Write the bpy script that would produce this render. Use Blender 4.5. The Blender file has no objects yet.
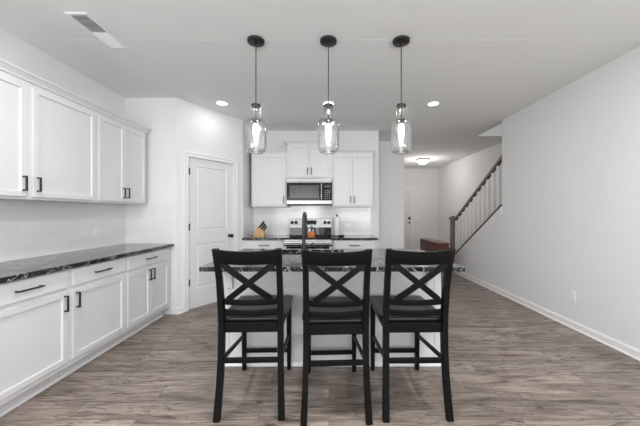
import bpy, bmesh, math, random
from mathutils import Vector, Matrix
random.seed(7)
S = bpy.context.scene
C = S.collection
PI = math.pi

# ------------------------------------------------------------------ camera
HC = 1.31
cd = bpy.data.cameras.new('camera'); cam = bpy.data.objects.new('camera', cd); C.objects.link(cam)
cam.location = (0, 0, HC); cam.rotation_euler = (PI/2, 0, 0)
cd.sensor_width = 36; cd.lens = 284/640*36; cd.shift_x = -9/640; cd.clip_start = .05
S.camera = cam
# ------------------------------------------------------------------ world, light, exposure
w = bpy.data.worlds.new('world'); S.world = w; w.use_nodes = True
bg = w.node_tree.nodes['Background']; bg.inputs[0].default_value = (.95, .97, 1, 1); bg.inputs[1].default_value = 1.0
S.view_settings.view_transform = 'Standard'; S.view_settings.look = 'None'
S.view_settings.exposure = 0.56; S.view_settings.gamma = 1; S.view_settings.use_curve_mapping = False
S.cycles.use_denoising = True
S.cycles.max_bounces = 10; S.cycles.diffuse_bounces = 6; S.cycles.transparent_max_bounces = 16
S.cycles.sample_clamp_indirect = 4

def area(name, loc, rot, sx, sy, power, col=(.965, .985, 1), shape='RECTANGLE'):
    l = bpy.data.lights.new(name, 'AREA'); l.shape = shape; l.size = sx
    if shape == 'RECTANGLE': l.size_y = sy
    l.energy = power; l.color = col
    o = bpy.data.objects.new(name, l); C.objects.link(o); o.location = loc; o.rotation_euler = rot
    return o
def point(name, loc, power, r=.04, col=(1, 1, 1)):
    l = bpy.data.lights.new(name, 'POINT'); l.energy = power; l.shadow_soft_size = r; l.color = col
    o = bpy.data.objects.new(name, l); C.objects.link(o); o.location = loc
    return o
# fill lamps added inside the rear openings, tilted up to brighten the ceiling
area('rear_window_fill', (-1.3, -2.36, 1.4), (PI/2+.85, 0, 0), 2.0, 1.6, 54)
area('rear_window_fill.001', (1.4, -2.36, 1.4), (PI/2+.85, 0, 0), 2.0, 1.6, 54)
# three fill lamps added overhead out of view, without fixtures
for i, x in enumerate((-1.4, 0, 1.4)):
    area('overhead_fill' + ('.%03d' % i if i else ''), (x, 1.35, 2.785), (0, 0, 0), .13, .13, 14, shape='DISK')

# ------------------------------------------------------------------ materials
def mat(name, col, rough=.5, metal=0, spec=.5, emit=None, estr=0):
    m = bpy.data.materials.new(name); m.use_nodes = True
    b = m.node_tree.nodes['Principled BSDF']
    b.inputs['Base Color'].default_value = (*col, 1); b.inputs['Roughness'].default_value = rough
    b.inputs['Metallic'].default_value = metal; b.inputs['Specular IOR Level'].default_value = spec
    if emit:
        b.inputs['Emission Color'].default_value = (*emit, 1); b.inputs['Emission Strength'].default_value = estr
    return m
def nt(m): return m.node_tree.nodes, m.node_tree.links, m.node_tree.nodes['Principled BSDF']
def bump(m, scale, strength, dist=.002, detail=4):
    n, l, b = nt(m)
    tc = n.new('ShaderNodeTexCoord'); no = n.new('ShaderNodeTexNoise'); bu = n.new('ShaderNodeBump')
    no.inputs['Scale'].default_value = scale; no.inputs['Detail'].default_value = detail
    bu.inputs['Strength'].default_value = strength; bu.inputs['Distance'].default_value = dist
    l.new(tc.outputs['Object'], no.inputs['Vector']); l.new(no.outputs['Fac'], bu.inputs['Height'])
    l.new(bu.outputs[0], b.inputs['Normal'])
    return m
def varied(name, c1, c2, scale, rough=.5, metal=0, stretch=(1, 1, 1), spec=.5):
    m = mat(name, c1, rough, metal, spec); n, l, b = nt(m)
    tc = n.new('ShaderNodeTexCoord'); mp = n.new('ShaderNodeMapping'); no = n.new('ShaderNodeTexNoise'); mx = n.new('ShaderNodeValToRGB')
    mp.inputs['Scale'].default_value = stretch; no.inputs['Scale'].default_value = scale; no.inputs['Detail'].default_value = 5
    mx.color_ramp.elements[0].color = (*c1, 1); mx.color_ramp.elements[1].color = (*c2, 1)
    mx.color_ramp.elements[0].position = .3; mx.color_ramp.elements[1].position = .7
    l.new(tc.outputs['Object'], mp.inputs['Vector']); l.new(mp.outputs[0], no.inputs['Vector'])
    l.new(no.outputs['Fac'], mx.inputs[0]); l.new(mx.outputs[0], b.inputs['Base Color'])
    return m

M_wall = bump(mat('wall_paint', (.82, .82, .815), .85, spec=.2), 220, .15)
M_ceil = bump(mat('ceiling_paint', (.82, .82, .815), .95, spec=.1), 160, .3)
M_trim = bump(mat('trim_white', (.87, .87, .87), .35), 60, .03)
M_cab = bump(mat('cabinet_white', (.74, .74, .745), .35), 60, .03)
M_door = bump(mat('door_white', (.80, .80, .80), .4), 60, .03)
M_black = varied('matte_black', (.012, .012, .012), (.02, .02, .02), 40, .4)
M_chair = varied('black_stained_wood', (.004, .004, .0039), (.0075, .0073, .007), 12, .40, stretch=(1, 1, 8), spec=.14)
M_seat = varied('black_satin_seat', (.006, .006, .006), (.010, .010, .0098), 12, .3, stretch=(8, 1, 8), spec=.4)
M_steel = varied('stainless_steel', (.25, .25, .25), (.36, .36, .36), 30, .25, 1, (1, 1, 25))
M_litsteel = varied('lit_brushed_steel', (.60, .60, .60), (.72, .72, .72), 30, .38, 1, (1, 1, 25))  # steel with a lightened base colour, standing in for reflected lights
M_glassblack = varied('black_glass', (.006, .006, .006), (.011, .011, .011), 6, .08, spec=.3)
M_dgrey = varied('dark_grey', (.05, .05, .05), (.07, .07, .07), 30, .5)
M_bronze = varied('dark_bronze', (.022, .021, .02), (.035, .033, .03), 40, .42, .3)
M_pull = varied('black_pull', (.010, .010, .010), (.016, .016, .016), 60, .35)
M_plastic = varied('white_plastic', (.90, .90, .90), (.93, .93, .92), 20, .3)
M_slot = varied('slot_grey', (.18, .18, .18), (.25, .25, .25), 20, .6)
M_paper = bump(mat('paper_white', (.84, .84, .83), .9), 90, .3)
M_beech = varied('beech_wood', (.62, .36, .15), (.72, .46, .22), 18, .45, 0, (1, 1, 6))
M_orange = varied('orange_plastic', (.62, .16, .03), (.7, .2, .05), 10, .35)
M_mahog = varied('mahogany', (.070, .016, .010), (.125, .030, .017), 9, .35, 0, (6, .7, 6))
M_oakrail = varied('grey_brown_oak', (.15, .115, .092), (.25, .20, .165), 9, .45, 0, (8, 1, 3))
M_fillet = varied('dark_oak', (.045, .030, .024), (.07, .048, .038), 9, .5, 0, (8, 1, 3))
M_lampglow = mat('lamp_glow', (1, 1, 1), .5, emit=(1, .98, .95), estr=5)
M_bulb = mat('bulb_glow', (1, 1, 1), .5, emit=(1, .97, .93), estr=1.6)
M_bowl = mat('lit_bowl_glass', (.95, .93, .9), .4, emit=(1, .95, .9), estr=1.3)
M_outside = mat('window_frame_white', (.8, .8, .8), .4)

def glass_mat():
    m = bpy.data.materials.new('clear_seeded_glass'); m.use_nodes = True
    n, l = m.node_tree.nodes, m.node_tree.links; n.clear()
    out = n.new('ShaderNodeOutputMaterial'); tr = n.new('ShaderNodeBsdfTransparent'); gl = n.new('ShaderNodeBsdfGlossy')
    lw = n.new('ShaderNodeLayerWeight'); mx = n.new('ShaderNodeMixShader'); rp = n.new('ShaderNodeValToRGB')
    tr.inputs[0].default_value = (.992, .994, .994, 1); gl.inputs['Roughness'].default_value = .04
    lw.inputs['Blend'].default_value = .35
    rp.color_ramp.elements[0].position = .0; rp.color_ramp.elements[0].color = (.06, .06, .06, 1)
    rp.color_ramp.elements[1].position = 1; rp.color_ramp.elements[1].color = (.65, .65, .65, 1)
    tc = n.new('ShaderNodeTexCoord'); no = n.new('ShaderNodeTexNoise'); bu = n.new('ShaderNodeBump')
    no.inputs['Scale'].default_value = 25; bu.inputs['Strength'].default_value = .25; bu.inputs['Distance'].default_value = .004
    l.new(tc.outputs['Object'], no.inputs['Vector']); l.new(no.outputs['Fac'], bu.inputs['Height']); l.new(bu.outputs[0], gl.inputs['Normal'])
    l.new(lw.outputs['Facing'], rp.inputs[0]); l.new(rp.outputs[0], mx.inputs[0])
    l.new(tr.outputs[0], mx.inputs[1]); l.new(gl.outputs[0], mx.inputs[2]); l.new(mx.outputs[0], out.inputs[0])
    return m
M_glass = glass_mat()

def floor_mat():
    m = mat('grey_brown_plank', (.3, .27, .24), .45, spec=.35); n, l, b = nt(m)
    tc = n.new('ShaderNodeTexCoord')
    br = n.new('ShaderNodeTexBrick'); br.offset = .37; br.offset_frequency = 2
    br.inputs['Scale'].default_value = 1; br.inputs['Brick Width'].default_value = 1.22; br.inputs['Row Height'].default_value = .18
    br.inputs['Mortar Size'].default_value = .0014; br.inputs['Mortar Smooth'].default_value = .2; br.inputs['Bias'].default_value = 0
    br.inputs['Color1'].default_value = (0, 0, 0, 1); br.inputs['Color2'].default_value = (1, 1, 1, 1); br.inputs['Mortar'].default_value = (.5, .5, .5, 1)
    l.new(tc.outputs['Object'], br.inputs['Vector'])
    sp = n.new('ShaderNodeVectorMath'); sp.operation = 'MULTIPLY_ADD'      # each plank gets its own stretch of grain
    l.new(br.outputs['Color'], sp.inputs[0]); sp.inputs[1].default_value = (17.3, 9.1, 0); l.new(tc.outputs['Object'], sp.inputs[2])
    def noise(sc, stretch, detail, dist=0.0, rough=.6):
        mp = n.new('ShaderNodeMapping'); mp.inputs['Scale'].default_value = stretch
        no = n.new('ShaderNodeTexNoise'); no.inputs['Scale'].default_value = sc; no.inputs['Detail'].default_value = detail
        no.inputs['Roughness'].default_value = rough; no.inputs['Distortion'].default_value = dist
        l.new(sp.outputs[0], mp.inputs['Vector']); l.new(mp.outputs[0], no.inputs['Vector']); return no.outputs['Fac']
    def ramp(f, stops):
        r = n.new('ShaderNodeValToRGB'); e = r.color_ramp.elements
        for k, (p, c) in enumerate(stops):
            q = e[k] if k < 2 else e.new(p)
            q.position = p; q.color = (*c, 1)
        l.new(f, r.inputs[0]); return r.outputs[0]
    def mul(a, c):
        x = n.new('ShaderNodeMixRGB'); x.blend_type = 'MULTIPLY'; x.inputs[0].default_value = 1
        l.new(a, x.inputs[1]); l.new(c, x.inputs[2]); return x.outputs[0]
    broad = noise(1.3, (1, 6, 1), 5, 1.0, .6)        # wide tonal bands
    fine = noise(4.5, (.7, 15, 1), 9, .5, .72)       # grain lines
    dark = noise(3.2, (.9, 5, 1), 8, 2.6, .68)       # dark figure, knots and cracks
    base = ramp(broad, [(.32, (.185, .149, .124)), (.68, (.43, .372, .326))])
    lines = ramp(fine, [(.34, (.52, .49, .47)), (.60, (1.12, 1.10, 1.10))])
    fig = ramp(dark, [(.36, (.34, .31, .29)), (.47, (1, 1, 1))])
    tone = n.new('ShaderNodeMapRange'); tone.inputs['To Min'].default_value = .84; tone.inputs['To Max'].default_value = 1.1
    l.new(br.outputs['Color'], tone.inputs['Value'])
    c = mul(mul(mul(base, lines), fig), tone.outputs[0])
    m3 = n.new('ShaderNodeMixRGB'); m3.inputs[2].default_value = (.075, .06, .05, 1)
    l.new(br.outputs['Fac'], m3.inputs[0]); l.new(c, m3.inputs[1]); l.new(m3.outputs[0], b.inputs['Base Color'])
    bu = n.new('ShaderNodeBump'); bu.inputs['Strength'].default_value = .2; bu.inputs['Distance'].default_value = .002
    l.new(fine, bu.inputs['Height']); l.new(bu.outputs[0], b.inputs['Normal'])
    return m
M_floor = floor_mat()

def granite_mat():
    m = mat('black_granite', (.02, .02, .02), .12, spec=.6); n, l, b = nt(m)
    tc = n.new('ShaderNodeTexCoord')
    no = n.new('ShaderNodeTexNoise'); no.inputs['Scale'].default_value = 5; no.inputs['Detail'].default_value = 6; no.inputs['Distortion'].default_value = 1.2
    l.new(tc.outputs['Object'], no.inputs['Vector'])
    ad = n.new('ShaderNodeVectorMath'); ad.operation = 'MULTIPLY_ADD'; ad.inputs[1].default_value = (.35, .35, .35)
    l.new(no.outputs['Color'], ad.inputs[0]); l.new(tc.outputs['Object'], ad.inputs[2])
    vo = n.new('ShaderNodeTexVoronoi'); vo.feature = 'DISTANCE_TO_EDGE'; vo.inputs['Scale'].default_value = 6.5
    l.new(ad.outputs[0], vo.inputs['Vector'])
    r = n.new('ShaderNodeValToRGB'); e = r.color_ramp.elements
    e[0].position = 0; e[0].color = (.62, .62, .60, 1); e[1].position = .024; e[1].color = (.014, .014, .015, 1)
    l.new(vo.outputs['Distance'], r.inputs[0])
    n2 = n.new('ShaderNodeTexNoise'); n2.inputs['Scale'].default_value = 55; n2.inputs['Detail'].default_value = 4
    l.new(tc.outputs['Object'], n2.inputs['Vector'])
    r2 = n.new('ShaderNodeValToRGB'); e = r2.color_ramp.elements
    e[0].position = .6; e[0].color = (0, 0, 0, 1); e[1].position = .75; e[1].color = (.32, .32, .31, 1)
    l.new(n2.outputs['Fac'], r2.inputs[0])
    a = n.new('ShaderNodeMixRGB'); a.blend_type = 'ADD'; a.inputs[0].default_value = .6
    l.new(r.outputs[0], a.inputs[1]); l.new(r2.outputs[0], a.inputs[2]); l.new(a.outputs[0], b.inputs['Base Color'])
    return m
M_granite = granite_mat()

def tile_mat(name, axis):
    m = mat(name, (.8, .8, .8), .12); n, l, b = nt(m)
    tc = n.new('ShaderNodeTexCoord'); se = n.new('ShaderNodeSeparateXYZ'); co = n.new('ShaderNodeCombineXYZ')
    l.new(tc.outputs['Object'], se.inputs[0]); l.new(se.outputs[axis], co.inputs[0]); l.new(se.outputs['Z'], co.inputs[1])
    br = n.new('ShaderNodeTexBrick'); br.offset = .5
    br.inputs['Scale'].default_value = 1; br.inputs['Brick Width'].default_value = .405; br.inputs['Row Height'].default_value = .104
    br.inputs['Mortar Size'].default_value = .0022; br.inputs['Mortar Smooth'].default_value = .3
    br.inputs['Color1'].default_value = (.80, .80, .80, 1); br.inputs['Color2'].default_value = (.85, .85, .85, 1); br.inputs['Mortar'].default_value = (.93, .93, .93, 1)
    l.new(co.outputs[0], br.inputs['Vector']); l.new(br.outputs['Color'], b.inputs['Base Color'])
    bu = n.new('ShaderNodeBump'); bu.inputs['Strength'].default_value = .35; bu.inputs['Distance'].default_value = .002; bu.invert = True
    l.new(br.outputs['Fac'], bu.inputs['Height']); l.new(bu.outputs[0], b.inputs['Normal'])
    return m
M_tileY = tile_mat('tile_along_depth', 'Y'); M_tileX = tile_mat('tile_across', 'X')

# ------------------------------------------------------------------ mesh helpers
def B(): return bmesh.new()
def box(bm, x0, x1, y0, y1, z0, z1, bev=0.0, seg=2, rot=None):
    vs = [bm.verts.new((x, y, z)) for x in (x0, x1) for y in (y0, y1) for z in (z0, z1)]
    fs = [(0, 1, 3, 2), (4, 6, 7, 5), (0, 4, 5, 1), (2, 3, 7, 6), (0, 2, 6, 4), (1, 5, 7, 3)]
    f = [bm.faces.new([vs[i] for i in q]) for q in fs]
    bmesh.ops.recalc_face_normals(bm, faces=f); bm.normal_update()
    if bev:
        ed = {e for q in f for e in q.edges}
        bmesh.ops.bevel(bm, geom=list(ed), offset=bev, segments=seg, profile=.5, affect='EDGES')
    return bm
def prism(bm, pts, axis, a, b):
    """polygon pts (u, v) extruded along axis from a to b; axis X: (y, z), Y: (x, z), Z: (x, y)"""
    mk = {'X': lambda u, v, t: (t, u, v), 'Y': lambda u, v, t: (u, t, v), 'Z': lambda u, v, t: (u, v, t)}[axis]
    p = [bm.verts.new(mk(u, v, a)) for u, v in pts]; q = [bm.verts.new(mk(u, v, b)) for u, v in pts]
    n = len(pts); new = [bm.faces.new(p[::-1]), bm.faces.new(q)]
    for i in range(n): new.append(bm.faces.new((p[i], p[(i+1) % n], q[(i+1) % n], q[i])))
    bmesh.ops.recalc_face_normals(bm, faces=new)
    return bm
def lathe(bm, prof, c=(0, 0, 0), n=32, axis='Z', closed=True):
    rings = []
    def P(r, z, a):
        u, v = r*math.cos(a), r*math.sin(a)
        if axis == 'Z': return (c[0]+u, c[1]+v, c[2]+z)
        if axis == 'Y': return (c[0]+u, c[1]+z, c[2]+v)
        return (c[0]+z, c[1]+u, c[2]+v)
    for r, z in prof:
        rings.append([bm.verts.new(P(max(r, 1e-5), z, 2*PI*i/n)) for i in range(n)])
    new = []
    for a, b in zip(rings, rings[1:]):
        for i in range(n): new.append(bm.faces.new((a[i], a[(i+1) % n], b[(i+1) % n], b[i])))
    if closed:
        new.append(bm.faces.new(rings[0][::-1])); new.append(bm.faces.new(rings[-1]))
    bmesh.ops.recalc_face_normals(bm, faces=new)
    return bm
def sweep(bm, path, hw, hh=None, side=Vector((1, 0, 0)), n=4, cap=True):
    """sweep a rectangle (n=4) or ellipse along path; side = the cross axis kept fixed"""
    hh = hh if hh is not None else hw
    path = [Vector(p) for p in path]; rings = []
    for i, p in enumerate(path):
        t = (path[min(i+1, len(path)-1)] - path[max(i-1, 0)]).normalized()
        s = (side - t*side.dot(t)).normalized(); u = t.cross(s)
        w_ = hw[i] if isinstance(hw, (list, tuple)) else hw; h_ = hh[i] if isinstance(hh, (list, tuple)) else hh
        if n == 4: pr = [(-w_, -h_), (w_, -h_), (w_, h_), (-w_, h_)]
        else: pr = [(w_*math.cos(2*PI*k/n), h_*math.sin(2*PI*k/n)) for k in range(n)]
        rings.append([bm.verts.new(p + s*a + u*b) for a, b in pr])
    new = []
    for a, b in zip(rings, rings[1:]):
        for i in range(n): new.append(bm.faces.new((a[i], a[(i+1) % n], b[(i+1) % n], b[i])))
    if cap: new += [bm.faces.new(rings[0][::-1]), bm.faces.new(rings[-1])]
    bmesh.ops.recalc_face_normals(bm, faces=new)
    return bm
def bevel_all(bm, off, ang=.6, seg=2):
    bm.normal_update()
    ed = [e for e in bm.edges if len(e.link_faces) == 2 and e.calc_face_angle(0) > ang]
    bmesh.ops.bevel(bm, geom=ed, offset=off, segments=seg, profile=.5, affect='EDGES'); return bm
def obj(name, bm, m, parent=None, loc=None, smooth=False, rot=None):
    me = bpy.data.meshes.new(name)
    bmesh.ops.recalc_face_normals(bm, faces=bm.faces)
    bm.to_mesh(me); bm.free()
    me.materials.append(m)
    o = bpy.data.objects.new(name, me); C.objects.link(o)
    if parent: o.parent = parent
    if loc: o.location = loc
    if rot: o.rotation_euler = rot
    if smooth:
        for p in me.polygons: p.use_smooth = True
        me.set_sharp_from_angle(angle=.7)
    return o
def tag(o, label, cat, group=None):
    o['label'] = label; o['category'] = cat
    if group: o['group'] = group
    return o
def thing(name, label, cat, loc=(0, 0, 0), rz=0, group=None):
    o = bpy.data.objects.new(name, None); C.objects.link(o); o.empty_display_size = .1
    o.location = loc; o.rotation_euler = (0, 0, rz)
    return tag(o, label, cat, group)
def struct(name, bm, m, parent=None, **k):
    o = obj(name, bm, m, parent, **k)
    if not parent: o['kind'] = 'structure'
    return o
def dup(root, loc, rz=0, label=None):
    r = root.copy(); C.objects.link(r); r.location = loc; r.rotation_euler = (0, 0, rz)
    if label: r['label'] = label
    for ch in list(root.children):
        c = ch.copy(); C.objects.link(c); c.parent = r
        for g in list(ch.children):
            d = g.copy(); C.objects.link(d); d.parent = c
    return r

# ------------------------------------------------------------------ room shell
XL, XR, H = -2.64, 2.77, 2.80
YR = -2.4                       # rear wall
YS = 3.675                      # short wall at the end of the left counter
PA, PB = Vector((-1.967, 3.675)), Vector((-1.378, 4.54))   # pantry wall
YB = 5.15                       # kitchen back wall
XK = .90                        # its right end
YG, XG = 5.9, 1.56              # hall wall beyond
YF, XF = 9.5, 3.64              # far wall, stair side wall
T = .12

bm = B(); box(bm, XL-T, XF+T, YR-T, YF+T, -.1, 0); struct('floor', bm, M_floor)
# ceiling with the stairwell opening (X > XR+.1, Y < 5.5)
bm = B(); box(bm, XL-T, XR+.1, YR-T, YF+T, H, H+.28); box(bm, XR+.1, XF+T, 5.5, YF+T, H, H+.28)
struct('ceiling', bm, M_ceil)
bm = B(); box(bm, XL, XR, 2.446, 2.455, H-.0016, H-.0002); struct('trim_1', bm, M_ceil)
bm = B(); box(bm, XL-T, XL, YR, YS+T, 0, H); struct('wall_left', bm, M_wall)
bm = B(); box(bm, XL, PA.x, YS, YS+T, 0, H); struct('wall_short', bm, M_wall)
# pantry wall, in its own frame: local x along the wall, local -y faces the room
L = (PB-PA).length; pang = math.atan2(PB.y-PA.y, PB.x-PA.x)
D0, D1, DH = .150, .868, 2.06
bm = B(); box(bm, 0, D0-.004, 0, T, 0, H); box(bm, D1+.004, L, 0, T, 0, H); box(bm, D0-.004, D1+.004, 0, T, DH+.004, H)
struct('wall_pantry', bm, M_wall, loc=(PA.x, PA.y, 0), rot=(0, 0, pang))
# closet side of the alcove
bm = B(); box(bm, PB.x-T, PB.x, PB.y, YB, 0, H); struct('wall_alcove', bm, M_wall)
bm = B(); box(bm, PB.x-T, XK, YB, YB+T, 0, H, ); struct('wall_back', bm, M_wall)
bm = B(); box(bm, XK-T, XK, YB+T, YG, 0, H); box(bm, XK-T, XG, YG, YG+T, 0, H); box(bm, XG-T, XG, YG+T, YF, 0, H)
struct('wall_hall', bm, M_wall)
bm = B(); box(bm, XG-T, XF+T, YF, YF+T, 0, H); struct('wall_far', bm, M_wall)
bm = B(); box(bm, XF, XF+T, YR, YF, 0, 4.3); struct('wall_stair', bm, M_wall)
# right wall with the sloped knee wall under the stair rail
YE, YN = 4.55, 6.39
def slope(y): return .377 + (6.306-y)*.612          # top of the shoe rail
bm = B(); prism(bm, [(YR, 0), (YN, 0), (YN, slope(YN)-.03), (YE, slope(YE)-.03), (YE, H), (YR, H)], 'X', XR, XR+.1)
struct('wall_right', bm, M_wall)
bm = B(); box(bm, XR, XR+.1, YR, 5.5, H+.28, 4.3); box(bm, XR+.1, XF, 5.5, 5.5+T, H+.28, 4.3); box(bm, XR, XF, YR, 5.6, 4.3, 4.4)
struct('wall_stairwell', bm, M_wall)
# rear wall with two window openings
bm = B()
for x0, x1 in ((XL, -2.4), (-.2, .3), (2.5, XF)): box(bm, x0, x1, YR-T, YR, 0, H)
for x0, x1 in ((-2.4, -.2), (.3, 2.5)): box(bm, x0, x1, YR-T, YR, 0, .25); box(bm, x0, x1, YR-T, YR, 2.55, H)
struct('wall_rear', bm, M_wall)
# stair steps hidden behind the knee wall
bm = B()
for k in range(12):
    y1 = 6.25 - k*.295
    box(bm, XR+.11, XF-.01, y1-.295, y1, 0.001, .18*(k+1))
struct('trim_2', bm, M_fillet)
# baseboards
def base_profile(h=.088, t=.014):
    return [(0, 0), (t+.010, 0), (t+.010, .008), (t+.004, .016), (t, .02), (t, h-.018), (t*.55, h-.006), (t*.4, h), (0, h)]
bm = B(); prism(bm, [(XR-.001-u, v+.001) for u, v in base_profile()], 'Y', YR, YN); struct('baseboard_right', bm, M_trim)
bm = B(); prism(bm, [(XF-.001-u, v+.001) for u, v in base_profile()], 'Y', 6.4, YF); struct('baseboard_stair', bm, M_trim)
bm = B(); prism(bm, [(YF-.001-u, v+.001) for u, v in base_profile()], 'X', 2.83, XF-.03); struct('baseboard_far', bm, M_trim)
bm = B(); prism(bm, [(YG-.001-u, v+.001) for u, v in base_profile()], 'X', XK+.02, XG); struct('baseboard_hall', bm, M_trim)
bm = B()
prism(bm, [(-.001-u, v+.001) for u, v in base_profile()], 'X', -.005, D0-.075)
prism(bm, [(-.001-u, v+.001) for u, v in base_profile()], 'X', D1+.075, L)
struct('baseboard_pantry', bm, M_trim, loc=(PA.x, PA.y, 0), rot=(0, 0, pang))
bm = B(); box(bm, -2.03, PA.x, YS-.015, YS-.001, .001, .088, .003); struct('baseboard_short', bm, M_trim)
# skirt board under the shoe rail, on the knee wall face
bm = B(); prism(bm, [(YN, slope(YN)-.036), (YE, slope(YE)-.036), (YE, slope(YE)-.15), (YN, slope(YN)-.15)], 'X', XR-.010, XR-.0005)
struct('trim_3', bm, M_trim)

# ------------------------------------------------------------------ pantry door
def casing(x0, x1, h, w=.062):
    bm = B()
    prof = lambda a, b: None
    box(bm, x0-w, x0-.003, -.018, -.001, .001, h+w, .004); box(bm, x1+.003, x1+w, -.018, -.001, .001, h+w, .004)
    box(bm, x0-.003, x1+.003, -.018, -.001, h+.003, h+w, .004)
    box(bm, x0-w-.006, x0-w+.012, -.024, -.001, .001, h+w+.006, .004); box(bm, x1+w-.012, x1+w+.006, -.024, -.001, .001, h+w+.006, .004)
    box(bm, x0-w, x1+w, -.024, -.001, h+w-.012, h+w+.006, .004)
    return bm
struct('trim_4', casing(D0, D1, DH), M_trim, loc=(PA.x, PA.y, 0), rot=(0, 0, pang))
def panel_door(x0, x1, z0, z1, yf, t, panels, rail=.028):
    """slab whose front face (y = yf) has raised panels set in recesses"""
    bm = B()
    xs = sorted({x0, x1, *[p for q in panels for p in q[:2]]}); zs = sorted({z0, z1, *[p for q in panels for p in q[2:]]})
    V = {}
    for x in xs:
        for z in zs: V[x, z] = bm.verts.new((x, yf, z))
    pf = []
    for i in range(len(xs)-1):
        for j in range(len(zs)-1):
            f = bm.faces.new((V[xs[i], zs[j]], V[xs[i+1], zs[j]], V[xs[i+1], zs[j+1]], V[xs[i], zs[j+1]]))
            cx, cz = (xs[i]+xs[i+1])/2, (zs[j]+zs[j+1])/2
            if any(a < cx < b and c < cz < d for a, b, c, d in panels): pf.append(f)
    def quad(pts): bm.faces.new([bm.verts.new(p) for p in pts])
    y2 = yf+t
    quad([(x0, y2, z0), (x0, y2, z1), (x1, y2, z1), (x1, y2, z0)])
    quad([(x0, yf, z0), (x0, yf, z1), (x0, y2, z1), (x0, y2, z0)]); quad([(x1, yf, z0), (x1, y2, z0), (x1, y2, z1), (x1, yf, z1)])
    quad([(x0, yf, z1), (x1, yf, z1), (x1, y2, z1), (x0, y2, z1)]); quad([(x0, yf, z0), (x0, y2, z0), (x1, y2, z0), (x1, yf, z0)])
    for th, dp in ((.012, .009), (.014, 0), (.022, -.006)):
        bmesh.ops.recalc_face_normals(bm, faces=bm.faces)
        r = bmesh.ops.inset_individual(bm, faces=pf, thickness=th, depth=0)
        for f in pf:
            for v in f.verts: v.co.y += dp
    bmesh.ops.remove_doubles(bm, verts=bm.verts, dist=1e-5)
    return bm
mid = .115
d1 = struct('door_1', panel_door(D0, D1, .012, DH, .012, .036, [(D0+mid, D1-mid, .27, .88), (D0+mid, D1-mid, 1.07, 1.955)]), M_door,
            loc=(PA.x, PA.y, 0), rot=(0, 0, pang))
d1['label'] = 'white two-panel pantry door on the angled wall with black hinges and knob'
for z in (.37, 1.12, 1.87):
    bm = B(); lathe(bm, [(.009, -.048), (.009, .048)], (D0+.002, -.004, z), 12); box(bm, D0+.002, D0+.03, .0085, .0115, z-.045, z+.045)
    obj('hinge', bm, M_black, d1)
bm = B(); kx = D1-.065
lathe(bm, [(.026, .010), (.026, .002), (.014, -.004), (.011, -.028), (.022, -.036), (.028, -.048), (.024, -.060), (.008, -.066)], (kx, 0, .965), 24, 'Y')
obj('door_knob', bm, M_black, d1, smooth=True)
# front door in the far wall
FX0, FX1 = 1.83, 2.74
bm = B(); y = YF-.018
box(bm, FX0, FX1, YF-.03, YF-.001, .012, 2.07, .003)
for z0, z1 in ((.25, .85), (1.0, 1.9)):
    for a, b in ((.1, .42), (.49, .81)): box(bm, FX0+a, FX0+b, YF-.038, YF-.03, z0, z1, .004)
d2 = struct('door_2', bm, M_door); d2['label'] = 'white front door in the far hall with black deadbolt and lever'
bm = B(); box(bm, FX1-.10, FX1-.025, YF-.055, YF-.03, 1.09, 1.18, .006); obj('deadbolt', bm, M_black, d2)
bm = B(); lathe(bm, [(.03, 0), (.03, -.012), (.012, -.015), (.012, -.045)], (FX1-.06, YF-.03, .99), 20, 'Y'); box(bm, FX1-.16, FX1-.05, YF-.085, YF-.072, .98, 1.0, .004)
obj('lever', bm, M_black, d2)
bm = B()
box(bm, FX1+.006, FX1+.075, YF-.02, YF-.001, .001, 2.15, .004); box(bm, FX0-.075, FX0-.006, YF-.02, YF-.001, .001, 2.15, .004)
box(bm, FX0-.006, FX1+.006, YF-.02, YF-.001, 2.08, 2.15, .004)
struct('trim_5', bm, M_trim)

# ------------------------------------------------------------------ cabinets
def shaker(x0, x1, z0, z1, yf, t=.019, rail=.057, rec=.012):
    bm = B(); box(bm, x0, x1, yf, yf+t, z0, z1)
    f = min(bm.faces, key=lambda q: q.calc_center_median().y)
    bmesh.ops.inset_individual(bm, faces=[f], thickness=rail, depth=0)
    bmesh.ops.inset_individual(bm, faces=[f], thickness=.004, depth=0)
    for v in f.verts: v.co.y += rec
    bm.normal_update()
    outer = [e for e in bm.edges if len(e.link_faces) == 2 and e.calc_face_angle(0) > 1 and
             all(abs(v.co.x-x0) < 1e-5 or abs(v.co.x-x1) < 1e-5 or abs(v.co.z-z0) < 1e-5 or abs(v.co.z-z1) < 1e-5 for v in e.verts)]
    bmesh.ops.bevel(bm, geom=outer, offset=.002, segments=2, profile=.5, affect='EDGES')
    return bm
def pull(cx, cz, yf, ln, vert):
    bm = B(); h = ln/2; r = .0055
    if vert:
        box(bm, cx-r, cx+r, yf-.034, yf-.022, cz-h, cz+h, .002)
        for s in (-1, 1): box(bm, cx-r, cx+r, yf-.026, yf, cz+s*(h-.006)-r, cz+s*(h-.006)+r, .0015)
    else:
        box(bm, cx-h, cx+h, yf-.034, yf-.022, cz-r, cz+r, .002)
        for s in (-1, 1): box(bm, cx+s*(h-.006)-r, cx+s*(h-.006)+r, yf-.026, yf, cz-r, cz+r, .0015)
    return bm
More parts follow.
